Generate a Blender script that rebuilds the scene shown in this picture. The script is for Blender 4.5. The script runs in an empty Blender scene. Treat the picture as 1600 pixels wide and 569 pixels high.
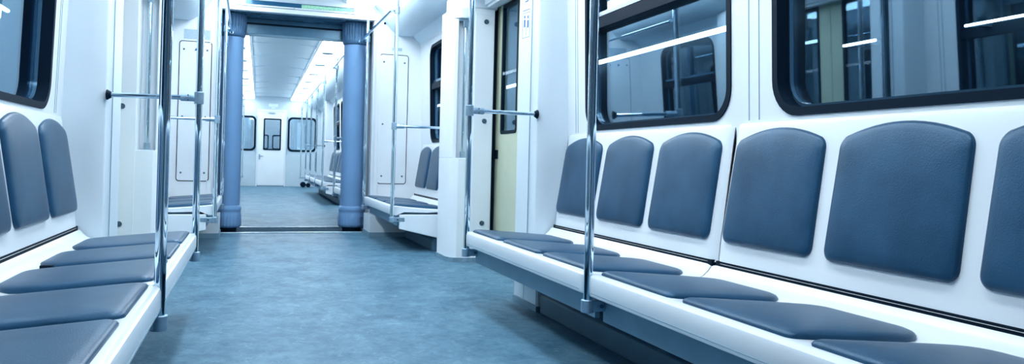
import bpy, bmesh, math, random
from mathutils import Vector, Matrix
random.seed(4)
SC = bpy.context.scene
COL = SC.collection
PI = math.pi

# ------------------------------------------------------------------ camera
F_PX, CY = 1215.6, 243.3
yaw, pitch, roll = math.radians(18.703), math.radians(0.532), math.radians(1.374)
fw = Vector((math.sin(yaw)*math.cos(pitch), math.cos(yaw)*math.cos(pitch), math.sin(pitch)))
rt0 = Vector((math.cos(yaw), -math.sin(yaw), 0)); up0 = rt0.cross(fw)
rt = math.cos(roll)*rt0 + math.sin(roll)*up0
up = -math.sin(roll)*rt0 + math.cos(roll)*up0
cam_data = bpy.data.cameras.new('camera')
cam = bpy.data.objects.new('camera', cam_data); COL.objects.link(cam)
m = Matrix((rt, up, -fw)).transposed().to_4x4()
m.translation = Vector((-0.455, 0, 0.772)); cam.matrix_world = m
cam_data.sensor_fit = 'HORIZONTAL'; cam_data.sensor_width = 36
cam_data.lens = 36*F_PX/1600
cam_data.shift_y = -(284.5-CY)/1600
cam_data.clip_start = .02; cam_data.clip_end = 200
SC.camera = cam

# ------------------------------------------------------------------ light and exposure
W = bpy.data.worlds.new('world'); SC.world = W; W.use_nodes = True
W.node_tree.nodes['Background'].inputs[0].default_value = (.03, .08, .14, 1)
W.node_tree.nodes['Background'].inputs[1].default_value = .3
LAMP_NEAR, LAMP_FAR = 13.5, 10.0
SC.view_settings.view_transform = 'Standard'
SC.view_settings.look = 'None'
SC.view_settings.gamma = 1; SC.view_settings.use_curve_mapping = False
SC.view_settings.exposure = 0.2

# ------------------------------------------------------------------ materials
def nmat(name):
    M = bpy.data.materials.new(name); M.use_nodes = True
    return M, M.node_tree.nodes, M.node_tree.links, M.node_tree.nodes['Principled BSDF']
def mat(name, col, rough=.5, metal=0, spec=.5, noise=0, nscale=6, bump=0, bscale=120, coat=0, col2=None, stretch=(1, 1, 1)):
    M, N, L, P = nmat(name)
    P.inputs['Roughness'].default_value = rough; P.inputs['Metallic'].default_value = metal
    P.inputs['Specular IOR Level'].default_value = spec; P.inputs['Coat Weight'].default_value = coat
    P.inputs['Coat Roughness'].default_value = .12
    c = (*col, 1); P.inputs['Base Color'].default_value = c
    if not metal: P.inputs['Specular Tint'].default_value = (.45, .75, 1, 1)
    tc = N.new('ShaderNodeTexCoord'); mp = N.new('ShaderNodeMapping'); mp.inputs['Scale'].default_value = stretch
    L.new(tc.outputs['Object'], mp.inputs['Vector'])
    tx = N.new('ShaderNodeTexNoise'); tx.inputs['Scale'].default_value = nscale; tx.inputs['Detail'].default_value = 6
    L.new(mp.outputs[0], tx.inputs['Vector'])
    rp = N.new('ShaderNodeValToRGB'); rp.color_ramp.elements[0].position = .35; rp.color_ramp.elements[1].position = .68
    k = 1-noise if col2 is None else 1
    rp.color_ramp.elements[0].color = (col[0]*k, col[1]*k, col[2]*k, 1) if col2 is None else (*col2, 1)
    rp.color_ramp.elements[1].color = c
    L.new(tx.outputs['Fac'], rp.inputs['Fac']); L.new(rp.outputs[0], P.inputs['Base Color'])
    if bump:
        t2 = N.new('ShaderNodeTexNoise'); t2.inputs['Scale'].default_value = bscale; t2.inputs['Detail'].default_value = 3
        L.new(tc.outputs['Object'], t2.inputs['Vector'])
        b = N.new('ShaderNodeBump'); b.inputs['Strength'].default_value = bump; b.inputs['Distance'].default_value = .002
        L.new(t2.outputs['Fac'], b.inputs['Height']); L.new(b.outputs[0], P.inputs['Normal'])
    return M
def emis(name, col, s):
    M, N, L, P = nmat(name)
    P.inputs['Base Color'].default_value = (.8, .85, .9, 1)
    P.inputs['Emission Color'].default_value = (*col, 1); P.inputs['Emission Strength'].default_value = s
    return M
WHITE = mat('white_panel', (.73, .795, .845), .38, spec=.4, noise=.04, nscale=3)
PARTM = mat('partition_white_shaded', (.635, .73, .80), .38, spec=.4, noise=.03, nscale=3)  # panel white toned down: weaker light on partition faces put into the colour
GRP = mat('white_moulded_plastic', (.735, .805, .86), .28, spec=.5, noise=.03, nscale=2, coat=.2)
CEIL = mat('ceiling_white', (.60, .745, .84), .4, noise=.04, nscale=2)
ENDW = mat('end_wall_shaded_white', (.50, .62, .70), .45, noise=.05)  # dimness past the last lamps is painted into this darker wall colour
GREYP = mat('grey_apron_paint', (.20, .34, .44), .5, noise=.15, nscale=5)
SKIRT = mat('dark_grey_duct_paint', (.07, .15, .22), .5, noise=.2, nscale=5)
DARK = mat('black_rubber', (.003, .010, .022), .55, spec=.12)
GASK = mat('glazing_gasket', (.05, .12, .20), .22, spec=.8, coat=.5)
PAD = mat('navy_leather', (.018, .070, .140), .34, spec=.5, noise=.25, nscale=7, bump=.35, bscale=260, col2=(.010, .046, .100))
CHROME = mat('chrome', (.66, .82, .93), .035, metal=1, noise=.04)
CLAMP = mat('cast_metal', (.36, .52, .66), .32, metal=.7, noise=.2, nscale=30)
CREAM = mat('cream_door_paint', (.50, .55, .42), .42, noise=.05)
BLUEV = mat('blue_bellows_vinyl', (.15, .29, .50), .5, noise=.1, nscale=3)
NAVYV = mat('navy_gangway_lining', (.03, .08, .14), .35, noise=.3, nscale=8)
SOFF = mat('blue_soffit_panel', (.085, .20, .31), .22, spec=.6, noise=.25, nscale=5)
COLLAR = mat('navy_vinyl_collar', (.06, .14, .26), .4, noise=.3, nscale=10)
STEEL = mat('steel_strip', (.45, .60, .70), .3, metal=.8, noise=.3, nscale=20)
RUBM = mat('grey_rubber_mat', (.035, .085, .13), .9, spec=.05, noise=.3, nscale=30)
BOLT = mat('dark_bolt', (.10, .16, .22), .35, metal=.8)
INK = mat('blue_ink', (.02, .10, .32), .5)
STK = mat('sticker_white', (.72, .84, .92), .4)
STKG = mat('grey_sticker', (.46, .60, .70), .5, noise=.3, nscale=60, stretch=(1, 1, 8))
TUN = mat('tunnel_concrete', (.02, .04, .06), .8, noise=.5, nscale=3)
BLUEG = mat('display_glass', (.02, .10, .20), .15, spec=.8)
LAMPN = emis('lamp_diffuser_near', (.90, .96, 1.0), LAMP_NEAR)
LAMPF = emis('lamp_diffuser_far', (.90, .96, 1.0), LAMP_FAR)
# floor: streaky linoleum
def floor_mat():
    M, N, L, P = nmat('blue_linoleum')
    tc = N.new('ShaderNodeTexCoord')
    def nz(sc, st, det=8, ro=.6):
        mp = N.new('ShaderNodeMapping'); mp.inputs['Scale'].default_value = st; L.new(tc.outputs['Object'], mp.inputs['Vector'])
        t = N.new('ShaderNodeTexNoise'); t.inputs['Scale'].default_value = sc; t.inputs['Detail'].default_value = det; t.inputs['Roughness'].default_value = ro
        t.inputs['Distortion'].default_value = .5
        L.new(mp.outputs[0], t.inputs['Vector']); return t
    a = nz(4, (1, .8, 1)); b = nz(15, (1.2, .9, 1), 12, .75); c = nz(55, (1, .8, 1), 2); s = nz(9, (1.2, .8, 1), 12, .8)
    r1 = N.new('ShaderNodeValToRGB'); r1.color_ramp.elements[0].position = .36; r1.color_ramp.elements[1].position = .66
    r1.color_ramp.elements[0].color = (.026, .092, .155, 1); r1.color_ramp.elements[1].color = (.125, .250, .345, 1)
    ad = N.new('ShaderNodeMixRGB'); ad.inputs['Fac'].default_value = .5
    L.new(a.outputs['Fac'], ad.inputs[1]); L.new(b.outputs['Fac'], ad.inputs[2]); L.new(ad.outputs[0], r1.inputs['Fac'])
    r2 = N.new('ShaderNodeValToRGB'); r2.color_ramp.elements[0].position = .56; r2.color_ramp.elements[1].position = .72
    r2.color_ramp.elements[0].color = (0, 0, 0, 1); r2.color_ramp.elements[1].color = (.6, .6, .6, 1)
    L.new(s.outputs['Fac'], r2.inputs['Fac'])
    mx = N.new('ShaderNodeMixRGB'); mx.inputs[2].default_value = (.26, .44, .56, 1)
    L.new(r2.outputs[0], mx.inputs['Fac']); L.new(r1.outputs[0], mx.inputs[1])
    r3 = N.new('ShaderNodeValToRGB'); r3.color_ramp.elements[0].position = .26; r3.color_ramp.elements[1].position = .36
    r3.color_ramp.elements[0].color = (.55, .55, .55, 1); r3.color_ramp.elements[1].color = (0, 0, 0, 1)
    L.new(c.outputs['Fac'], r3.inputs['Fac'])
    m2 = N.new('ShaderNodeMixRGB'); m2.inputs[2].default_value = (.02, .06, .10, 1)
    L.new(r3.outputs[0], m2.inputs['Fac']); L.new(mx.outputs[0], m2.inputs[1]); L.new(m2.outputs[0], P.inputs['Base Color'])
    P.inputs['Roughness'].default_value = .5; P.inputs['Specular IOR Level'].default_value = .14; P.inputs['Specular Tint'].default_value = (.45, .75, 1, 1)
    bp = N.new('ShaderNodeBump'); bp.inputs['Strength'].default_value = .25; bp.inputs['Distance'].default_value = .003
    L.new(b.outputs['Fac'], bp.inputs['Height']); L.new(bp.outputs[0], P.inputs['Normal'])
    return M
FLOORM = floor_mat()
def glass_mat(name, refl, tint):
    M = bpy.data.materials.new(name); M.use_nodes = True; N = M.node_tree.nodes; L = M.node_tree.links
    N.clear(); o = N.new('ShaderNodeOutputMaterial'); mx = N.new('ShaderNodeMixShader')
    tr = N.new('ShaderNodeBsdfTransparent'); tr.inputs[0].default_value = (*tint, 1)
    gl = N.new('ShaderNodeBsdfGlossy'); gl.inputs['Roughness'].default_value = .015; gl.inputs['Color'].default_value = (.62, .84, 1, 1)
    fr = N.new('ShaderNodeLayerWeight'); fr.inputs['Blend'].default_value = .5
    pw = N.new('ShaderNodeMath'); pw.operation = 'POWER'; pw.inputs[1].default_value = 4
    ma = N.new('ShaderNodeMath'); ma.operation = 'MULTIPLY_ADD'; ma.inputs[1].default_value = .8; ma.inputs[2].default_value = refl; ma.use_clamp = True
    L.new(fr.outputs['Facing'], pw.inputs[0]); L.new(pw.outputs[0], ma.inputs[0]); L.new(ma.outputs[0], mx.inputs[0]); L.new(tr.outputs[0], mx.inputs[1]); L.new(gl.outputs[0], mx.inputs[2]); L.new(mx.outputs[0], o.inputs[0])
    return M
GLASS = glass_mat('window_glass', .16, (.75, .86, .92))
GLASSE = glass_mat('end_window_glass', .22, (.75, .86, .92))
def led_mat():
    M, N, L, P = nmat('green_led_matrix')
    tc = N.new('ShaderNodeTexCoord'); mp = N.new('ShaderNodeMapping'); mp.inputs['Scale'].default_value = (1, 1, 1.0)
    L.new(tc.outputs['Object'], mp.inputs['Vector'])
    v = N.new('ShaderNodeTexVoronoi'); v.inputs['Scale'].default_value = 110; v.inputs['Randomness'].default_value = .25
    L.new(mp.outputs[0], v.inputs['Vector'])
    r = N.new('ShaderNodeValToRGB'); r.color_ramp.elements[0].position = .35; r.color_ramp.elements[1].position = .75
    r.color_ramp.elements[0].color = (.55, .95, .55, 1); r.color_ramp.elements[1].color = (.08, .30, .25, 1)
    L.new(v.outputs['Distance'], r.inputs['Fac']); L.new(r.outputs[0], P.inputs['Emission Color']); P.inputs['Emission Strength'].default_value = .8
    P.inputs['Base Color'].default_value = (.05, .2, .2, 1)
    return M
LED = led_mat()

# ------------------------------------------------------------------ mesh helpers
class MB:
    def __init__(s): s.v = []; s.f = []
    def add(s, vs, fs):
        o = len(s.v); s.v += [tuple(p) for p in vs]; s.f += [tuple(i+o for i in f) for f in fs]; return s
    def box(s, x0, x1, y0, y1, z0, z1):
        if x0 > x1: x0, x1 = x1, x0
        vs = [(x, y, z) for z in (z0, z1) for y in (y0, y1) for x in (x0, x1)]
        return s.add(vs, [(0, 2, 3, 1), (4, 5, 7, 6), (0, 1, 5, 4), (2, 6, 7, 3), (0, 4, 6, 2), (1, 3, 7, 5)])
    def prism(s, poly, a0, a1, axis):           # poly in the two other axes (cyclic order kept), extruded on axis
        n = len(poly)
        def pt(p, a):
            return {'x': (a, p[0], p[1]), 'y': (p[0], a, p[1]), 'z': (p[0], p[1], a)}[axis]
        vs = [pt(p, a0) for p in poly]+[pt(p, a1) for p in poly]
        fs = [tuple(range(n)), tuple(range(2*n-1, n-1, -1))]+[(i, i+n, (i+1) % n+n, (i+1) % n) for i in range(n)]
        return s.add(vs, fs)
    def loft(s, rings, caps=True, close=True):
        n = len(rings[0]); vs = [p for r in rings for p in r]; fs = []
        for k in range(len(rings)-1):
            for i in range(n if close else n-1):
                j = (i+1) % n; fs.append((k*n+i, k*n+j, (k+1)*n+j, (k+1)*n+i))
        if caps: fs += [tuple(range(n-1, -1, -1)), tuple(range((len(rings)-1)*n, len(rings)*n))]
        return s.add(vs, fs)
    def tube(s, pts, r, n=14, caps=True):
        pts = [Vector(p) for p in pts]; rings = []
        for i, p in enumerate(pts):
            t = ((pts[min(i+1, len(pts)-1)]-p).normalized()+(p-pts[max(i-1, 0)]).normalized()).normalized()
            a = Vector((0, 0, 1)) if abs(t.z) < .9 else Vector((1, 0, 0))
            u = t.cross(a).normalized(); w = t.cross(u)
            rr = r[i] if isinstance(r, (list, tuple)) else r
            rings.append([p+rr*(math.cos(2*PI*k/n)*u+math.sin(2*PI*k/n)*w) for k in range(n)])
        return s.loft(rings, caps)
    def lathe(s, cx, cy, prof, n=40):           # prof: (radius, z)
        rings = [[(cx+r*math.cos(2*PI*k/n), cy+r*math.sin(2*PI*k/n), z) for k in range(n)] for r, z in prof]
        return s.loft(rings)
    def build(s, name, material, parent=None, bevel=0, angle=35, seg=2):
        me = bpy.data.meshes.new(name); me.from_pydata(s.v, [], s.f)
        bm = bmesh.new(); bm.from_mesh(me); bmesh.ops.recalc_face_normals(bm, faces=bm.faces); bm.to_mesh(me); bm.free()
        me.materials.append(material)
        for p in me.polygons: p.use_smooth = True
        me.set_sharp_from_angle(angle=math.radians(angle))
        o = bpy.data.objects.new(name, me); COL.objects.link(o)
        if parent: o.parent = parent
        if bevel:
            b = o.modifiers.new('bevel', 'BEVEL'); b.width = bevel; b.segments = seg; b.limit_method = 'ANGLE'; b.angle_limit = math.radians(30)
            b.harden_normals = True
        return o
def empty(name, loc=(0, 0, 0), rz=0):
    o = bpy.data.objects.new(name, None); COL.objects.link(o); o.location = loc; o.rotation_euler = (0, 0, rz); o.empty_display_size = .1
    return o
def tag(o, label=None, cat=None, group=None, kind=None):
    if label: o['label'] = label
    if cat: o['category'] = cat
    if group: o['group'] = group
    if kind: o['kind'] = kind
    return o
def struct(name, mb, material, **k):
    o = mb.build(name, material, **k); o['kind'] = 'structure'; return o
def copy_tree(o, parent=None):
    c = o.copy(); COL.objects.link(c); c.parent = parent
    for ch in list(o.children): copy_tree(ch, c)
    return c
def text_mesh(name, body, size, material, parent, M):
    cu = bpy.data.curves.new(name, 'FONT'); cu.body = body; cu.size = size; cu.extrude = .0004; cu.align_x = 'CENTER'
    t = bpy.data.objects.new(name, cu); COL.objects.link(t)
    me = bpy.data.meshes.new_from_object(t.evaluated_get(bpy.context.evaluated_depsgraph_get()))
    bpy.data.objects.remove(t); me.transform(M); me.materials.clear(); me.materials.append(material)
    o = bpy.data.objects.new(name, me); COL.objects.link(o); o.parent = parent; return o
def rrect(x0, x1, z0, z1, r, n=8):
    pts = []
    for cx, cz, a0 in ((x1-r, z1-r, 0), (x0+r, z1-r, 90), (x0+r, z0+r, 180), (x1-r, z0+r, 270)):
        for k in range(n+1):
            a = math.radians(a0+90*k/n); pts.append((cx+r*math.cos(a), cz+r*math.sin(a)))
    return pts
# far car: local frame turned slightly at the gangway
FAR_ROT = -.013
def far_loc(x, y): return (-.163+x*math.cos(FAR_ROT)-y*math.sin(FAR_ROT), x*math.sin(FAR_ROT)+y*math.cos(FAR_ROT), 0)
def place(o, far, y=0, x=0):
    if far: o.location = far_loc(x, y); o.rotation_euler = (0, 0, FAR_ROT)
    else: o.location = (x, y, 0)
    return o

# side walls lean inwards above the window sill
def lean(x, z):
    s = 1 if x > 0 else -1
    return x-s*.03*max(0, z-.95)
def lean_mb(mb):
    mb.v = [(lean(x, z), y, z) for x, y, z in mb.v]; return mb

# ------------------------------------------------------------------ structure: floor, walls, ceiling
Y0, YB, YG, YE = -.9, 8.25, 8.95, 21.6
struct('floor', MB().box(-1.42, 1.42, Y0, 8.27, -.08, 0), FLOORM)
o = struct('floor_far_car', MB().box(-1.42, 1.42, 8.98, YE, -.08, 0), FLOORM); place(o, True)
struct('floor_gangway', MB().box(-1.0, 1.0, 8.33, 8.99, -.10, -.012), RUBM)
o = struct('trim_1', MB().box(-.80, .80, 8.255, 8.30, -.02, .010), STEEL, bevel=.003)
o = struct('trim_2', MB().box(-.78, .78, 8.95, 8.985, -.02, .006), STEEL, bevel=.002)
def side_wall(name, s, y0, y1, wins, doors, far):
    mb = MB(); xi, xo = s*1.30, s*1.365
    cuts = sorted([(a, b, 'w') for a, b in wins]+[(a, b, 'd') for a, b in doors])
    y = y0
    ztop = 2.05
    for a, b, k in cuts:
        if k == 'w': a2, b2 = a+.026, b-.026
        else: a2, b2 = a, b
        mb.box(xi, xo, y, a2, 0, .95); mb.box(xi, xo, y, a2, .95, ztop)
        if k == 'w':
            mb.box(xi, xo, a2, b2, 0, .95); mb.box(xi, xo, a2, b2, .95, .981); mb.box(xi, xo, a2, b2, 1.914, ztop)
            hr = rrect(a2, b2, .981, 1.914, .106)
            for q, (cy_, cz_) in enumerate(((b2, 1.914), (a2, 1.914), (a2, .981), (b2, .981))):
                arc_ = hr[q*9:q*9+9]
                for u_ in range(8): mb.prism([(cy_, cz_), arc_[u_], arc_[u_+1]], min(xi, xo), max(xi, xo), 'x')
        else:
            mb.box(xi, xo, a2, b2, 1.97, ztop)
        y = b2
    mb.box(xi, xo, y, y1, 0, .95); mb.box(xi, xo, y, y1, .95, ztop)
    lean_mb(mb)
    o = struct(name, mb, WHITE); place(o, far); return o
NW = [(-.70, .65), (.92, 2.31), (2.56, 3.92), (6.72, 7.78)]
ND = [(4.46, 5.95)]
FW = [(9.5, 10.85), (13.3, 14.66), (14.94, 16.3), (16.58, 17.95)]
FD = [(11.35, 12.75), (18.45, 19.95)]
for s, nm in ((1, 'right'), (-1, 'left')):
    side_wall('wall_'+nm, s, Y0, YB, NW, ND, False)
    side_wall('wall_'+nm+'_far_car', s, 9.05, YE, FW, FD, True)
# ceilings
def ceil_prof(zc):
    h = [(1.275, 2.02), (1.18, 2.10), (1.05, 2.096), (1.00, 2.115), (.945, 2.155), (.90, 2.205), (.86, 2.27), (.83, 2.33), (.79, zc-.03), (.77, zc), (.44, zc), (.43, zc+.03), (.25, zc+.045), (0, zc+.05)]
    return h+[(-x, z) for x, z in reversed(h[:-1])]
def ceiling(name, y0, y1, zc, far):
    p = ceil_prof(zc); out = [(-1.40, 2.0), (-1.40, 2.62), (1.40, 2.62), (1.40, 2.0)]
    mb = MB(); n = len(p)
    # inner skin, outer skin as one closed shell
    poly = p+out
    mb.prism(poly, y0, y1, 'y')
    o = struct(name, mb, CEIL, angle=25); place(o, far); return o
ceiling('ceiling', Y0, YB, 2.40, False)
ceiling('ceiling_far_car', 9.05, YE, 2.33, True)
struct('wall_back_unseen', MB().box(-1.4, 1.4, Y0-.05, Y0, 0, 2.6), SKIRT)  # added unseen closure of the car, kept dark for dark stripes in the chrome
# bulkhead around the gangway
def bulk_side(s, z_bot=0):
    return [(s*.78, 0), (s*1.30, 0), (s*1.30, .95), (s*1.268, 2.03), (s*1.18, 2.12), (s*1.18, 2.46), (s*.78, 2.46)]
for s, nm in ((1, 'right'), (-1, 'left')):
    struct('wall_bulkhead_'+nm, MB().prism(bulk_side(s), YB, YB+.12, 'y'), WHITE)
    tr = MB().box(s*.785, s*.80, YB-.008, YB, 0, 2.235).box(s*.765, s*.785, YB-.02, YB+.10, 0, 2.235).box(s*.835, s*.845, YB-.006, YB, 0, 2.10)
    struct('trim_3' if s > 0 else 'trim_4', tr, WHITE, bevel=.003)
    o = struct('wall_gangway_end_'+nm, MB().prism([(x*1.0, z) for x, z in bulk_side(s)], 9.0, 9.06, 'y'), WHITE); place(o, True)
    struct('wall_gangway_'+nm, MB().box(s*.86, s*.90, YB+.1, 9.02, -.1, 2.3), NAVYV)
struct('wall_header', MB().box(-.78, .78, YB-.03, YB+.06, 2.236, 2.275).box(-.78, .78, YB-.012, YB+.06, 2.275, 2.47), WHITE, bevel=.002)
struct('ceiling_gangway', MB().box(-.9, .9, YB+.06, 9.02, 2.24, 2.30), SOFF)
struct('trim_12', MB().box(-.80, .80, 8.70, 8.80, 2.17, 2.195), DARK)
struct('trim_5', MB().box(-.80, .80, 8.68, 8.76, 2.06, 2.175).box(-.80, .80, 8.70, 8.74, 2.19, 2.24), SOFF, bevel=.006)
struct('trim_6', MB().box(-.80, .80, 8.665, 8.685, 2.05, 2.075), GREYP, bevel=.003)
# end wall of far car with door
e = 2.02
mb = MB(); EW = YE
def wallpoly(x0, x1, z0, z1): mb.box(x0, x1, EW, EW+.06, z0, z1)
# openings: door -.35...33 up to 1.99; windows .43..1.12 and mirrored
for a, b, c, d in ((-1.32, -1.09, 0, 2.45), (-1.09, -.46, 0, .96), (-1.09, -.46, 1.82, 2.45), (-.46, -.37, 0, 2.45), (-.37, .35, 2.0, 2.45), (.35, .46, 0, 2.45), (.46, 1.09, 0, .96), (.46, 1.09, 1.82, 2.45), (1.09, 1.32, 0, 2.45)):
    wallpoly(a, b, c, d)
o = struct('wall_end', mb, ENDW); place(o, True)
def end_window(n, x0, x1):
    w = empty('window_%d' % n); w['kind'] = 'structure'
    a = rrect(x0-.03, x1+.03, .93, 1.85, .12); b = rrect(x0+.02, x1-.02, .98, 1.80, .09)
    r = [[(x, y, z) for x, z in ring] for ring, y in ((a, EW-.002), (a, EW-.018), (b, EW-.018), (b, EW+.03))]
    MB().loft(r, caps=False).build('window_frame', DARK, w)
    MB().box(x0-.01, x1+.01, EW+.025, EW+.03, .95, 1.83).build('pane', GLASSE, w)
    place(w, True)
end_window(20, .43, 1.12); end_window(21, -1.12, -.43)
# lit compartment behind the end door
mb = MB().box(-1.25, 1.25, 23.6, 23.65, -.05, 2.4).box(-1.3, -1.25, EW+.08, 23.65, -.05, 2.4).box(1.25, 1.3, EW+.08, 23.65, -.05, 2.4).box(-1.3, 1.3, EW+.08, 23.65, 2.4, 2.45)
o = struct('wall_cab', mb, WHITE); place(o, True)
o = struct('floor_cab', MB().box(-1.3, 1.3, EW+.06, 23.65, -.08, 0), FLOORM); place(o, True)
cw = empty('window_22'); cw['kind'] = 'structure'
for x0, x1 in ((-.30, -.06), (.04, .30)):
    A = rrect(x0, x1, 1.0, 1.42, .05); B = rrect(x0+.03, x1-.03, 1.03, 1.39, .03)
    MB().loft([[(x, y, z) for x, z in r] for r, y in ((A, 23.6), (A, 23.58), (B, 23.58), (B, 23.6))], caps=False).build('window_frame', DARK, cw)
place(cw, True)
cl = empty('ceiling_light'); tag(cl, 'bright ceiling light in the compartment behind the distant end door', 'ceiling light')
MB().box(-.5, .5, 22.2, 23.0, 2.36, 2.385).build('diffuser', LAMPF, cl, bevel=.006)
MB().box(-.53, .53, 22.17, 23.03, 2.383, 2.40).build('light_housing', WHITE, cl)
place(cl, True)
# tunnel outside
for s, nm in ((1, 'right'), (-1, 'left')):
    struct('wall_tunnel_'+nm, MB().box(s*2.3, s*2.4, -3, 26, -1, 4), TUN)
struct('wall_tunnel_end', MB().box(-2.4, 2.4, 25.9, 26, -1, 4), TUN)
for k in range(3): pass

# light tubes outside in the tunnel
TUBE = emis('tunnel_tube', (.9, .96, 1.0), 9.0)
def tunnel_tube(x, z, y0, y1, r, label):
    T = empty('tunnel_light'); tag(T, label, 'light', 'light tubes outside the windows')
    s = 1 if x > 0 else -1
    MB().tube([(x, y0, z), (x, y1, z)], r, 12).build('light_tube', TUBE, T)
    for y in (y0+.05, y1-.05): MB().box(x, s*2.3, y-.02, y+.02, z-.01, z+.01).build('lamp_holder', SKIRT, T)
tunnel_tube(2.24, 1.61, 3.45, 13.5, .017, 'long bright light tube outside, seen through the far right window and door glass')
tunnel_tube(2.24, 1.362, 1.9, 2.36, .0055, 'thin short light tube outside the nearest right window, at its right end')
tunnel_tube(2.24, 1.372, 2.83, 3.03, .0065, 'thin short light tube outside the nearest right window, left of the other')
tunnel_tube(-2.24, 1.85, 6.3, 6.92, .015, 'short light tube outside the left window')

# ------------------------------------------------------------------ windows
wn = [0]
def window(s, y0, y1, far):
    wn[0] += 1
    w = empty('window_%d' % wn[0]); w['kind'] = 'structure'
    xi = s*1.30
    z0, z1 = .955, 1.94
    A = rrect(y0, y1, z0, z1, .13); B = rrect(y0+.028, y1-.028, z0+.028, z1-.028, .104)
    rings = [[(x, y, z) for y, z in ring] for ring, x in ((A, xi+s*.004), (A, xi-s*.006), (B, xi-s*.006), (B, xi+s*.058))]
    lean_mb(MB().loft(rings, caps=False)).build('window_frame', DARK, w, angle=50)
    C = rrect(y0+.040, y1-.040, z0+.040, z1-.040, .092); B2 = rrect(y0+.027, y1-.027, z0+.027, z1-.027, .104)
    r2 = [[(x, y, z) for y, z in ring] for ring, x in ((B2, xi+s*.046), (C, xi+s*.040), (C, xi+s*.056))]
    lean_mb(MB().loft(r2, caps=False)).build('gasket', GASK, w, angle=80)
    lean_mb(MB().box(xi+s*.004, xi+s*.055, y0+.028, y1-.028, 1.495, 1.555)).build('transom', DARK, w, bevel=.004)
    ym = (y0+y1)/2
    lean_mb(MB().box(xi+s*.024, xi+s*.050, y0+.03, y1-.03, 1.565, 1.59).box(xi+s*.024, xi+s*.050, ym-.012, ym+.012, 1.56, z1-.05)).build('vent_sash', GASK, w, bevel=.002)
    lean_mb(MB().box(xi+s*.054, xi+s*.058, y0+.028, y1-.028, z0+.028, z1-.028)).build('pane', GLASS, w)
    place(w, far)
for s in (1, -1):
    for a, b in NW: window(s, a, b, False)
    for a, b in FW: window(s, a, b, True)
# vertical grooves between windows
for s, nm in ((1, 7), (-1, 8)):
    mb = MB()
    for y in (.72, .80, 2.39, 2.45, 4.03, 4.06):
        mb.box(s*1.302, s*1.2985, y-.002, y+.002, .95, 2.03)
    lean_mb(mb); struct('trim_%d' % nm, mb, GREYP)

# ------------------------------------------------------------------ doors (sliding leaves in the vestibules)
dn = [0]
def sliding_door(s, y0, y1, far, x=1.38, writing=True):
    dn[0] += 1
    d = empty('door_%d' % dn[0]); d['kind'] = 'structure'
    ym = (y0+y1)/2; X = s*x
    for a, b, latch in ((y0, ym-.004, y0+.045), (ym+.004, y1, y1-.045)):
        g0, g1 = a+.14, b-.14
        lf = MB()
        lf.box(X, X+s*.035, a, b, .0, 1.0); lf.box(X, X+s*.035, a, b, 1.975, 2.0)
        lf.box(X, X+s*.035, a, g0, 1.0, 1.975); lf.box(X, X+s*.035, g1, b, 1.0, 1.975)
        L = lf.build('door_leaf', CREAM, d)
        fr = MB(); A = rrect(g0-.012, g1+.012, .99, 1.985, .03); B = rrect(g0+.014, g1-.014, 1.014, 1.96, .02)
        fr.loft([[(q, y, z) for y, z in r] for r, q in ((A, X+s*.001), (A, X-s*.004), (B, X-s*.004), (B, X+s*.02))], caps=False)
        fr.build('glazing_strip', DARK, L, angle=60)
        MB().box(X+s*.008, X+s*.012, g0-.005, g1+.005, .995, 1.98).build('pane', GLASS, L)
        MB().box(X-s*.006, X, latch-.04, latch+.04, .80, .87).build('latch', DARK, L, bevel=.003)
        if writing:
            M = Matrix.Translation((X-s*.002, (g0+g1)/2, 1.44)) @ Matrix(((0, 0, -s, 0), (-s, 0, 0, 0), (0, 1, 0, 0), (0, 0, 0, 1)))
            text_mesh('writing', 'Не прислоняться', .038, STK, L, M)
    MB().box(X-s*.03, X+s*.035, y0-.03, y0, 0, 2.02).box(X-s*.03, X+s*.035, y1, y1+.08, 0, 2.02).box(X-s*.03, X+s*.035, y0, y1, 2.0, 2.05).build('door_frame', DARK, d)
    place(d, far)
for s in (1, -1):
    sliding_door(s, 4.56, 5.84, False)
    for a, b in FD: sliding_door(s, a+.05, b-.05, True, writing=False)
# reveals behind the wall plane beside the doors
for s, nm in ((1, 9), (-1, 10)):
    struct('trim_%d' % nm, MB().box(s*1.30, s*1.42, 4.40, 4.53, 0, 2.05).box(s*1.30, s*1.42, 5.925, 6.0, 0, 2.05).box(s*1.25, s*1.42, 4.4, 6.0, 1.99, 2.06), WHITE)
# end door
d = empty('door_30'); d['kind'] = 'structure'
mb = MB(); X0, X1 = -.345, .325; yy = EW-.01
mb.box(X0, X1, yy, yy+.04, 0.02, .97).box(X0, X1, yy, yy+.04, 1.78, 1.96).box(X0, -.20, yy, yy+.04, .97, 1.78).box(.22, X1, yy, yy+.04, .97, 1.78)
mb.build('door_leaf', WHITE, d, bevel=.004)
MB().box(-.20, .22, yy+.012, yy+.018, .97, 1.78).build('pane', GLASSE, d)
A = rrect(-.215, .235, .955, 1.795, .03); B = rrect(-.18, .20, .99, 1.76, .02)
MB().loft([[(x, y, z) for x, z in r] for r, y in ((A, yy-.001), (A, yy-.012), (B, yy-.012), (B, yy+.02))], caps=False).build('glazing_strip', DARK, d, angle=60)
MB().box(-.385, -.35, EW-.02, EW, 0, 2.03).box(.33, .365, EW-.02, EW, 0, 2.03).box(-.35, .33, EW-.02, EW, 1.985, 2.03).build('door_frame', WHITE, d, bevel=.004)
hd = MB().tube([(-.30, yy-.04, .80), (-.20, yy-.04, .79)], .010).tube([(-.30, yy, .80), (-.30, yy-.045, .80)], .012).box(-.32, -.28, yy-.008, yy, .70, .84).build('door_handle', CLAMP, d)
MB().box(-.10, .08, yy-.03, yy, 1.93, 1.955).build('door_closer', CLAMP, d)
place(d, True)

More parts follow.
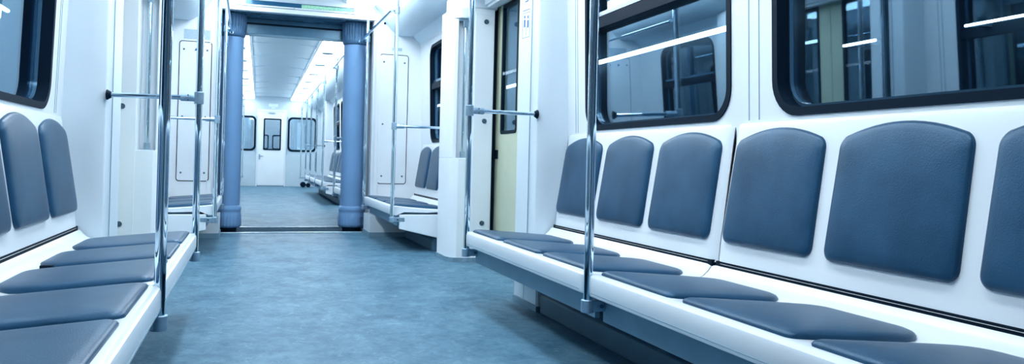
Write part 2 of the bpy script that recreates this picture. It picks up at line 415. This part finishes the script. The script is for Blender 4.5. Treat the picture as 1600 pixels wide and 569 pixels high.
# ------------------------------------------------------------------ partitions and door pillars
def partition(s, far, y, label, flip=1):
    """flat partition at the end of a bench; y = bench side face, thickness goes towards +y*flip"""
    P = empty('partition'); tag(P, label, 'partition', 'partitions between benches and doors')
    X = lambda v: s*v
    poly = [(1.32, 0), (1.19, 0), (1.145, .006), (1.115, .02), (1.085, .26), (1.088, .29), (1.32, .29)]
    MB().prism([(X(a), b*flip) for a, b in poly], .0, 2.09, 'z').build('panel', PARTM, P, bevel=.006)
    # thin seam and kick plate
    MB().box(X(1.1015), X(1.0975), min(.10*flip, .104*flip), max(.10*flip, .104*flip), .02, 2.05).build('seam', GREYP, P)
    if True:
        k = [(1.31, -.004), (1.19, -.004), (1.11, .012), (1.078, .26), (1.10, .295), (1.31, .295)]
        MB().prism([(X(a), b*flip) for a, b in k], 0, .06, 'z').build('kick_strip', STEEL, P)
    place(P, far, y); return P
def pillar(s, far, y, label, flip=1):
    """door pillar with recessed grab bar; y = vestibule side face"""
    P = empty('door_pillar'); tag(P, label, 'door pillar', 'door pillars with recessed grab bars')
    X = lambda v: s*v
    F = lambda v: v*flip
    full = [(1.335, 0), (1.12, 0), (1.07, .012), (1.035, .05), (1.015, .11), (1.01, .40), (1.06, .42), (1.09, .62), (1.335, .62)]
    rec = [(1.335, 0), (1.175, 0), (1.165, .10), (1.075, .115), (1.06, .045), (1.035, .055), (1.015, .11), (1.01, .40), (1.06, .42), (1.09, .62), (1.335, .62)]
    zlo, zhi = .80, 1.88
    mb = MB().prism([(X(a), F(b)) for a, b in full], 0, zlo, 'z').prism([(X(a), F(b)) for a, b in rec], zlo, zhi, 'z').prism([(X(a), F(b)) for a, b in full], zhi, 1.96, 'z')
    mb.build('pillar_body', WHITE, P, bevel=.004)
    cap = [(1.36, .0), (1.17, 0), (1.12, .03), (1.06, .13), (1.04, .3), (1.05, .42), (1.10, .62), (1.36, .62)]
    MB().prism([(X(a), F(b)) for a, b in cap], 1.96, 2.09, 'z').build('pillar_cap', WHITE, P, bevel=.012)
    MB().prism([(X(1.0+(a-1.0)*1.0-.008*(a < 1.3)), F(b-.006)) for a, b in full], 0, .035, 'z').build('kick_strip', STEEL, P)
    gx, gy = X(1.115), F(.06)
    g = MB().tube([(gx, gy, zlo+.02), (gx, gy, zhi-.02)], .012).build('grab_bar', CHROME, P)
    MB().box(gx-.018, gx+.018, gy-.018, gy+.018, zlo, zlo+.05).box(gx-.04, gx+.04, gy-.02, gy+.02, zlo, zlo+.006).build('bar_socket', CLAMP, g, bevel=.003)
    MB().box(gx-.018, gx+.018, gy-.018, gy+.018, zhi-.07, zhi).box(gx-.055, gx+.055, gy-.02, gy+.02, zhi-.02, zhi).build('bar_socket', CLAMP, g, bevel=.003)
    MB().box(X(1.18), X(1.33), F(-.006), F(0.0), .10, 1.93).build('cover_plate', WHITE, P, bevel=.003)
    for bz in (1.86, 1.09, .30):
        MB().tube([(X(1.265), F(-.006), bz), (X(1.265), F(-.012), bz)], .019, 18).tube([(X(1.265), F(-.012), bz), (X(1.265), F(-.016), bz)], .010, 12).build('bolt', BOLT, P)
    place(P, far, y); return P
for s, nm in ((1, 'right'), (-1, 'left')):
    P = partition(s, False, 4.18, 'white partition closing the far end of the long %s bench row' % nm)
    if s > 0:   # pictogram sticker on the aisle edge
        st = empty('pictogram_sticker'); st.parent = P
        def on_edge(u, w, z0, z1, mat_, nm_, off=.0012):
            a = Vector((1.115, .02, 0)); b = Vector((1.085, .26, 0)); dd = (b-a); n = Vector((-dd.y, dd.x, 0)).normalized()
            if n.x > 0: n = -n
            p0 = a+dd*u; p1 = a+dd*w; q = [p0, p1]
            vs = [(p.x+n.x*off, p.y+n.y*off, z) for p in q for z in (z0, z1)]+[(p.x-n.x*.001, p.y-n.y*.001, z) for p in q for z in (z0, z1)]
            return vs
        fs = [(0, 2, 3, 1), (4, 5, 7, 6), (0, 1, 5, 4), (2, 6, 7, 3), (0, 4, 6, 2), (1, 3, 7, 5)]
        stm = MB().add(on_edge(.48, .92, 1.50, 1.70, STK, ''), fs).build('pictogram_sticker', STK, P)
        bpy.data.objects.remove(st)
        ink = MB()
        for u, w, z0, z1 in ((.50, .90, 1.683, 1.688), (.50, .90, 1.668, 1.671), (.50, .90, 1.520, 1.523), (.50, .515, 1.52, 1.67), (.885, .90, 1.52, 1.67),
                             (.74, .82, 1.585, 1.630), (.75, .81, 1.638, 1.655), (.56, .64, 1.578, 1.622), (.57, .63, 1.632, 1.650), (.68, .70, 1.535, 1.59)):
            ink.add(on_edge(u, w, z0, z1, INK, '', .002), fs)
        ink.build('pictogram', INK, stm)
        ink = MB()
        for u, w, z0, z1 in ((.62, .78, 1.735, 1.741), (.62, .66, 1.741, 1.775), (.70, .75, 1.76, 1.80)):
            ink.add(on_edge(u, w, z0, z1, INK, '', .002), fs)
        ink.build('pictogram', INK, P)
    pillar(s, False, 5.78, 'white %s door pillar with recessed grab bar before the short bench' % nm)
    partition(s, True, 10.99, 'white %s partition behind the first bench past the gangway' % nm)
    pillar(s, True, 12.72, 'white %s door pillar with grab bar in the second car' % nm).location = far_loc(0, 12.52)
    partition(s, True, 18.12, 'white %s partition at the distant end of the second car bench row' % nm)

# ------------------------------------------------------------------ benches
def bench_parts(s, root, L=1.632, back=True):
    """bench unit, local y 0..L, s = +1 right side, -1 left side"""
    X = lambda v: s*v
    prof = [(.735, .306), (.698, .308), (.689, .3125), (.6865, .320), (.6860, .345), (.6865, .370), (.690, .379), (.700, .3855), (.715, .3875), (.74, .386), (.85, .375), (1.0, .363), (1.10, .358), (1.14, .362), (1.17, .374), (1.190, .392), (1.203, .408),
            (1.215, .398), (1.16, .34), (1.0, .33), (.80, .335), (.74, .31)]
    r = .05
    rings = []
    ys = [0, .004, .012, .025, .04, .06]; ys = ys+[L/2]+[L-v for v in reversed(ys)]
    for y in ys:
        dd = min(y, L-y); off = r-math.sqrt(max(0, r*r-(r-min(dd, r))**2)); dz = .006*max(0, 1-dd/.03)**2
        rings.append([(X(max(a, .686+off+(a-.686)*.25) if i < 14 else a), y, (z-dz if 6 <= i <= 16 else z)) for i, (a, z) in enumerate(prof)])
    sh = MB().loft(rings).build('seat_shell', GRP, root, angle=32)
    MB().box(X(.6852), X(.69), .05, L-.05, .3235, .3250).build('edge_line', GREYP, sh)
    # backrest shell
    bp = [(1.206, .4165), (1.212, .4165), (1.222, .50), (1.278, .86), (1.286, .925), (1.290, .937), (1.2985, .94), (1.2985, .60), (1.25, .42)]
    bp[1:2] = [(1.214, .4165)]; bp[0] = (1.211, .4155)
    rings = []
    for y in ys:
        dd = min(y, L-y); off = .02*max(0, 1-dd/.05)**2
        rings.append([(X(a+off if i < 6 else a), y, z-(off*.6 if i in (4, 5, 6) else 0)) for i, (a, z) in enumerate(bp)])
    MB().loft(rings).build('backrest_shell', GRP, root, angle=40)
    MB().box(X(1.213), X(1.25), .01, L-.01, .398, .424).build('shadow_gap', DARK, root)
    # apron under the front edge and a bearing beam
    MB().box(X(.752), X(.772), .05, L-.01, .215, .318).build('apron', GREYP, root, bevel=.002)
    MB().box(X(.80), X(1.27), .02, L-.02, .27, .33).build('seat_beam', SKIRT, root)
    pitch = .535; y0 = L/2-pitch
    for k in range(3):
        yc = y0+pitch*k
        # seat pad : outline in plan
        out = []
        def arc(cx, cy, rr, a0, a1, n=7):
            for q in range(n+1):
                a = math.radians(a0+(a1-a0)*q/n); out.append((cx+rr*math.cos(a), cy+rr*math.sin(a)))
        arc(1.055, .125, .105, 0, 90); arc(.745, .215, .025, 90, 180); arc(.745, -.215, .025, 180, 270); arc(1.055, -.125, .105, 270, 360)
        def surf(x): return .3865-.0275*min(1, max(0, (x-.72)/.36))
        mb = MB(); rings = []
        for ins, h in ((0, -.004), (-.001, .006), (.003, .012), (.012, .0165), (.03, .0195), (.07, .022), (.14, .0235)):
            ring = []
            for x, yv in out:
                dx, dy = x-.93, yv; k1 = 1-ins/.24
                xx = .93+dx*(1-ins/.22); yy_ = dy*(1-ins/.26)
                ring.append((X(xx), yc+yy_, surf(xx)+h))
            rings.append(ring)
        mb.loft(rings)
        mb.build('seat_pad', PAD, root, angle=60)
        # back pad : outline in (y, t) with t 0..1 up the backrest
        def bx(z): return 1.217+(z-.45)*.1545 if z < .5 else 1.2222+(z-.5)*.156
        out = []
        w, zb, zt = .236, .497, .872
        arc(w-.035, zb+.035, .035, 270, 360)
        cor = .045
        arc(w-.004-cor, zt-cor+.012, cor, 0, 62)
        n = 12; a0 = out[-1]
        for q in range(1, n):
            t = q/n; yv = a0[0]*(1-2*t); out.append((yv, a0[1]+(.916-a0[1])*(1-(yv/a0[0])**2)))
        arc(-(w-.004-cor), zt-cor+.012, cor, 118, 180)
        arc(-(w-.035), zb+.035, .035, 180, 270)
        rings = []
        for ins, h in ((0, -.004), (-.001, .006), (.002, .012), (.009, .0165), (.025, .020), (.06, .0225), (.12, .024)):
            ring = []
            for yv, z in out:
                zz = .70+(z-.70)*(1-ins/.22); yq = yv*(1-ins/.25)
                ring.append((X(bx(zz)-h), yc+yq, zz))
            rings.append(ring)
        MB().loft(rings).build('back_pad', PAD, root, angle=60)
def bench(s, far, y, label, group):
    key = s
    if key not in PROTO:
        b = empty('bench_unit'); bench_parts(s, b); PROTO[key] = b
    else: b = copy_tree(PROTO[key])
    tag(b, label, 'bench', group); place(b, far, y+.004); return b
PROTO = {}
for s, nm in ((1, 'right'), (-1, 'left')):
    g = '%s side three seat benches' % nm
    near = bench(s, False, .89, 'white %s bench with dark padded seats, the one closest to the camera' % nm, g)
    mid = bench(s, False, 2.53, 'white %s bench between the near seam and the first partition' % nm, g)
    r2 = bench(s, False, 6.50, 'short white %s bench beyond the door vestibule, against the gangway bulkhead' % nm, g)
    for y, t in ((9.33, 'right past the gangway'), (13.15, 'after its doorway'), (14.80, 'middle of its row'), (16.45, 'farthest of its row')):
        bench(s, True, y, 'white %s bench with dark pads in the second car, %s' % (nm, t), g)
    # end panels under the open bench ends
    def end_panel(y, far, label):
        mb = MB().prism([(s*.755, .315), (s*1.08, .315), (s*1.20, .315), (s*1.20, .09), (s*.755, .195)], -.03, 0, 'y')
        o = mb.build('bench_end_panel', GRP, bevel=.006); tag(o, label, 'panel', '%s bench end panels' % nm); place(o, far, y)
    end_panel(6.50, False, 'white slanted panel under the near end of the short %s bench' % nm)
    end_panel(13.15, True, 'small white panel under a %s bench end in the second car' % nm)
    # duct along the floor
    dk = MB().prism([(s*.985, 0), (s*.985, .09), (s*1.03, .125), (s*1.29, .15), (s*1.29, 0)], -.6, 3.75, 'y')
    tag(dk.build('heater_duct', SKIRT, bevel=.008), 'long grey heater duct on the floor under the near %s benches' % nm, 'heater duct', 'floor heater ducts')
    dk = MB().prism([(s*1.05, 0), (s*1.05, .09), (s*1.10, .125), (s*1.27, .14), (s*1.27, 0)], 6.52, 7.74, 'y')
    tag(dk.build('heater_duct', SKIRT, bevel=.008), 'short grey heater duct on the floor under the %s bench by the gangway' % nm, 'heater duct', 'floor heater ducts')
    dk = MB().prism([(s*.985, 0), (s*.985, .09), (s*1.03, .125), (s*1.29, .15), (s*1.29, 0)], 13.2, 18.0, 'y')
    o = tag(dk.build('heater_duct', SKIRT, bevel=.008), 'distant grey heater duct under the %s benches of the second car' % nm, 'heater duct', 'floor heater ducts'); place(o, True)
    dk = MB().box(s*.88, s*1.27, 7.80, 8.24, 0, .20)
    bs = empty('bench_support'); tag(bs, 'pale box support under the %s bench against the bulkhead' % nm, 'bench support', 'bench supports at the bulkhead')
    MB().box(s*.705, s*1.27, 7.80, 8.24, 0, .213).box(s*.776, s*1.27, 7.80, 8.24, .213, .268).build('support_box', WHITE, bs, bevel=.004)
    MB().box(s*.698, s*1.27, 7.793, 8.24, 0, .045).build('kick_strip', GREYP, bs)
    jb = empty('junction_box'); tag(jb, 'pair of small white square cover boxes under the %s bench' % nm, 'junction box', 'white boxes under the benches')
    MB().box(s*.99, s*1.20, 3.80, 4.165, 0, .13).build('box_body', WHITE, jb, bevel=.004)
    MB().box(s*.984, s*.991, 4.005, 4.16, .03, .128).build('cover', STK, jb, bevel=.002)
    MB().box(s*.984, s*.991, 3.81, 3.995, .03, .128).build('cover', STK, jb, bevel=.002)
    MB().box(s*.978, s*1.20, 3.79, 4.168, 0, .028).build('kick_strip', GREYP, jb)

# ------------------------------------------------------------------ poles
def pole(s, far, y, label, bar=0, ztop=2.43, bracket=1, zbot=.262, group='chrome poles at the bench fronts', clamp_hi=True, px=.694, flip=1):
    """vertical pole; bar = direction (+1/-1) and length of crossbar toward a partition; local y is 0 at the pole"""
    P = empty('grab_pole'); tag(P, label, 'pole', group)
    x = s*px
    MB().tube([(x, 0, zbot), (x, 0, ztop)], .0165, 20).build('pole_tube', CHROME, P)
    # bottom bracket : ring and arm
    br = MB().tube([(x, 0, zbot-.012), (x, 0, zbot+.034)], .0245, 24)
    br.box(x+s*.012, s*.80, -.021, .021, zbot-.008, zbot+.030)
    B = br.build('bracket', CLAMP, P, bevel=.004)
    MB().tube([(x+s*.045, -.021, zbot+.011), (x+s*.045, -.026, zbot+.011)], .007, 10).build('screw', BOLT, B)
    if clamp_hi:
        MB().tube([(x, 0, 2.00), (x, 0, 2.06)], .024, 16).build('rail_clamp', CLAMP, P, bevel=.003)
    if bar:
        x1, dy = s*1.112, bar
        C = MB().tube([(x+s*.02, 0, 1.055), (x1-s*.004, dy, 1.055)], .0115, 16).build('crossbar', CHROME, P)
        t = Vector((x1-x, dy, 0)).normalized()
        MB().tube([(x, 0, 1.025), (x, 0, 1.085)], .0225, 18).tube([(x+t.x*.018, t.y*.018, 1.055), (x+t.x*.085, t.y*.085, 1.055)], .0175, 14).build('tee_clamp', CLAMP, P, bevel=.003)
        for q in (-.012, .012):
            MB().tube([(x+t.x*.05, t.y*.05-.016, 1.055+q), (x+t.x*.05, t.y*.05-.020, 1.055+q)], .004, 8).build('screw', BOLT, C)
        MB().tube([(x1-t.x*.022, dy-t.y*.022, 1.055), (x1-t.x*.012, dy-t.y*.012, 1.055), (x1-t.x*.002, dy-t.y*.002, 1.055)], [.014, .020, .026], 18).build('end_flange', DARK, C)
    place(P, far, y); return P
def rail(s, far, y0, y1, label, ext0=0, ext1=0, px=.694, z=2.03):
    R = empty('overhead_handrail'); tag(R, label, 'handrail', 'overhead handrails joining the poles')
    x = s*(px-.045)
    MB().tube([(x, y0-ext0, z), (x, y1+ext1, z)], .0125, 16).build('rail_tube', CHROME, R)
    for y in (y0-ext0, y1+ext1):
        MB().tube([(x, y-.012, z), (x, y+.012, z)], .0165, 14).build('rail_end', CLAMP, R)
    for y in (y0, y1):
        MB().tube([(x, y, z), (s*px, y, z)], .014, 12).build('rail_arm', CLAMP, R)
    place(R, far)
for s, nm in ((1, 'right'), (-1, 'left')):
    pole(s, False, 2.52, 'tall %s chrome pole in the seam between the two nearest benches' % nm)
    pole(s, False, 4.14, '%s chrome pole with crossbar at the end of the near bench row' % nm, bar=.05)
    pole(s, False, 6.49, '%s chrome pole with crossbar at the near corner of the short bench' % nm, bar=-.04)
    pole(s, False, 8.19, '%s chrome pole reaching the gangway header beside the blue roller' % nm, ztop=2.235)
    rail(s, False, 2.52, 4.14, 'overhead %s chrome handrail above the second bench from the camera' % nm)
    rail(s, False, 6.49, 8.19, 'overhead %s chrome handrail above the short bench' % nm, ext0=.0, ext1=.22)
    pole(s, True, 9.32, '%s pole in the second car, at the gangway end of the first bench' % nm)
    pole(s, True, 10.98, '%s pole in the second car, with crossbar before the doorway' % nm, bar=.04)
    pole(s, True, 13.13, '%s pole in the second car, with crossbar after the doorway' % nm, bar=-.04)
    pole(s, True, 14.79, '%s pole in the second car, between second and third bench' % nm)
    pole(s, True, 16.44, '%s pole in the second car, between third and fourth bench' % nm)
    pole(s, True, 18.10, '%s pole in the second car, with crossbar at the end of the bench row' % nm, bar=.04)
    pole(s, True, 20.30, '%s farthest pole of the second car near the end wall' % nm)
    rail(s, True, 9.32, 10.98, 'overhead %s handrail above the first bench of the second car' % nm)
    rail(s, True, 13.13, 18.10, 'long overhead %s handrail down the second car' % nm)
    # slim bars beside the end door
    eb = empty('end_wall_bar'); tag(eb, 'slim vertical bar on the end wall %s of the end door' % nm, 'grab bar', 'bars beside the end door')
    MB().tube([(s*.39+(-.0), EW-.05, .86), (s*.39, EW-.05, 1.86)], .012).build('bar_tube', CHROME, eb)
    for z in (.88, 1.84): MB().tube([(s*.39, EW-.05, z), (s*.39, EW, z)], .016).build('bar_mount', CLAMP, eb)
    place(eb, True)

# ------------------------------------------------------------------ gangway rollers
def roller(x, r, label):
    R = empty('gangway_roller', (x, 8.55, 0)); tag(R, label, 'gangway roller', 'blue gangway rollers')
    MB().lathe(0, 0, [(r-.02, .05), (r-.004, .27), (r-.003, .30), (r-.003, 1.2), (r-.003, 2.0), (r-.01, 2.06)]).build('roller_sleeve', BLUEV, R)
    n = 96; rings = []
    for rr, z in ((r-.03, .035), (r+.006, .045), (r+.014, .07), (r+.012, .13), (r+.010, .185), (r+.004, .20), (r+.012, .215), (r+.010, .245), (r-.006, .27)):
        ring = []
        for k in range(n):
            a = 2*PI*k/n; j = .003*math.cos(a*24) if z < .16 else 0
            ring.append(((rr+j)*math.cos(a), (rr+j)*math.sin(a), z))
        rings.append(ring)
    MB().loft(rings).build('roller_boot', BLUEV, R, angle=60)
    slits = MB()
    for k in range(7):
        a = math.radians(-62+k*5)
        for c_ in ((a,) if x > 0 else (PI-a,)):
            cx, cy = (r+.0135)*math.cos(c_), (r+.0135)*math.sin(c_)
            t = Vector((-math.sin(c_), math.cos(c_), 0))*.0022; nn = Vector((math.cos(c_), math.sin(c_), 0))*.0015
            vs = [(cx+a1*t.x+b1*nn.x, cy+a1*t.y+b1*nn.y, z) for z in (.075, .15) for a1 in (-1, 1) for b1 in (-3, 1)]
            slits.add(vs, [(0, 1, 3, 2), (4, 6, 7, 5), (0, 4, 5, 1), (2, 3, 7, 6), (0, 2, 6, 4), (1, 5, 7, 3)])
    slits.build('boot_slits', COLLAR, R)
    rings = []
    for rr, z in ((r+.0, 2.0), (r+.012, 2.02), (r+.014, 2.05), (r+.012, 2.06), (r+.014, 2.12), (r+.016, 2.235)):
        rings.append([((rr+(.004*math.cos(2*PI*k/n*32) if z > 2.055 else 0))*math.cos(2*PI*k/n), (rr+(.004*math.cos(2*PI*k/n*32) if z > 2.055 else 0))*math.sin(2*PI*k/n), z) for k in range(n)])
    MB().loft(rings).build('roller_collar', COLLAR, R, angle=60)
    MB().lathe(0, 0, [(r-.03, -.012), (r-.03, .05)]).build('roller_foot', DARK, R)
roller(.622, .132, 'tall blue vinyl roller on the right of the gangway opening')
roller(-.640, .115, 'tall blue vinyl roller on the left of the gangway opening')

# ------------------------------------------------------------------ bulkhead fittings
for s, nm in ((1, 'right'), (-1, 'left')):
    H = empty('access_hatch'); tag(H, 'tall outlined access hatch with corner screws on the %s bulkhead' % nm, 'access hatch', 'bulkhead access hatches')
    x0, x1 = (.835, 1.145) if s > 0 else (-1.125, -.822)
    y = YB
    A = rrect(x0, x1, .515, 1.895, .03); B = rrect(x0+.008, x1-.008, .523, 1.887, .024)
    MB().prism(A, y-.002, y, 'y').build('hatch_seal', DARK, H)
    MB().prism(B, y-.009, y-.002, 'y').build('hatch_door', WHITE, H, bevel=.002)
    for bx_ in (x0+.045, x1-.045):
        for bz in (.60, 1.15, 1.81):
            MB().tube([(bx_, y-.009, bz), (bx_, y-.014, bz)], [.010, .006], 12).build('screw', BOLT, H)
    if s < 0:
        MB().prism([(-.985, 1.80), (-.955, 1.80), (-.970, 1.83)], y-.0105, y-.009, 'y').build('warning_triangle', INK, H)
    n_ = MB().box(*((-1.083, -.842) if s < 0 else (.965, 1.07)), y-.003, y, 1.915 if s < 0 else 1.935, 2.01 if s < 0 else 1.968).build('notice_sticker', STKG, None)
    tag(n_, 'pale %s notice sticker above the %s access hatch' % ('lined' if s < 0 else 'small grey', nm), 'sticker')
D = empty('information_display'); tag(D, 'long white framed display with green lit text above the gangway', 'display')
yd = YB-.012
mb = MB(); mb.box(-.60, .60, yd-.022, yd, 2.285, 2.30).box(-.60, .60, yd-.022, yd, 2.345, 2.375).box(-.60, -.52, yd-.022, yd, 2.30, 2.345).box(.55, .60, yd-.022, yd, 2.30, 2.345)
mb.build('display_frame', WHITE, D, bevel=.002)
MB().box(-.52, .55, yd-.012, yd-.008, 2.30, 2.345).build('screen', BLUEG, D)
MB().box(0.02, .545, yd-.0135, yd-.0122, 2.303, 2.338).build('lit_text', LED, D)
for x in (-.58, .58, -.05):
    MB().tube([(x, yd-.022, 2.292), (x, yd-.025, 2.292)], .004, 8).build('screw', BOLT, D)
# signs on the far end wall
for x0, x1, z0, z1, t in ((-.10, .14, 2.11, 2.19, 'large'), (-.03, .07, 2.065, 2.095, 'tiny')):
    o = MB().box(x0, x1, EW-.006, EW, z0, z1).build('wall_plate', STK); tag(o, '%s white plate above the end door of the second car' % t, 'sign'); place(o, True)
cn = empty('canister'); tag(cn, 'small dark canister lying on the floor near the distant end wall', 'canister')
MB().tube([(.80, 20.9, .075), (.80, 21.15, .075)], .07, 20).build('canister_body', DARK, cn, bevel=.01)
MB().tube([(.93, 20.9, .06), (.93, 21.1, .06)], .055, 20).build('canister_body', DARK, cn, bevel=.01)
place(cn, True)
o = MB().prism([(-1.135, 3.09), (-1.095, 3.085), (-1.09, 3.10), (-1.10, 3.115), (-1.13, 3.11)], .362, .376, 'z').build('hair_clip', DARK, bevel=.003)
tag(o, 'tiny dark clip lying on the left bench between two seat pads', 'clip')
# bulkhead socket
o = MB().tube([(.88, YB, 2.22), (.88, YB-.01, 2.22)], .012, 10).tube([(.915, YB, 2.23), (.915, YB-.01, 2.23)], .012, 10).build('latch_holes', DARK)
tag(o, 'two small dark latch holes high on the right bulkhead', 'latch')

# ------------------------------------------------------------------ ceiling lights
def ceiling_light(s, far, y0, y1, label, z):
    Lt = empty('ceiling_light', (0, 0, 0)); tag(Lt, label, 'ceiling light', 'ceiling light strips')
    MB().box(s*.465, s*(.80 if far else .735), y0+.05, y1-.05, z-.045, z-.012).build('diffuser', LAMPF if far else LAMPN, Lt, bevel=.008)
    MB().box(s*.455, s*(.81 if far else .745), y0+.003, y1-.003, z-.014, z).build('light_housing', WHITE, Lt)
    MB().box(s*.52, s*.67, y0-.09, y0+.09, z-.062, z-.042).build('vent_slot', GREYP, Lt)
    place(Lt, far)
ords = ['first', 'second', 'third', 'fourth', 'fifth', 'sixth', 'seventh', 'eighth']
for s, nm in ((1, 'right'), (-1, 'left')):
    for k in range(1, 6):
        ceiling_light(s, False, -.85+1.5*k, .65+1.5*k, 'bright %s ceiling light strip in the near car, %s from the camera end' % (nm, ords[k-1]), 2.40)
    ys = [9.15, 9.9, 11.4, 12.9, 14.4, 15.9, 17.4, 18.9, 20.4, 21.5]
    ys = ys[1:]
    for k in range(8):
        ceiling_light(s, True, ys[k], ys[k+1], 'bright %s ceiling light strip in the second car, %s past the gangway' % (nm, ords[k]), 2.33)
# ceiling seams in the far car
mb = MB()
for k in range(8): mb.prism([(-.43, 2.385), (-.43, 2.345), (-.30, 2.362), (-.12, 2.378), (.12, 2.378), (.30, 2.362), (.43, 2.345), (.43, 2.385)], 9.87+1.5*k, 9.93+1.5*k, 'y')
o = struct('trim_11', mb, CEIL); place(o, True)
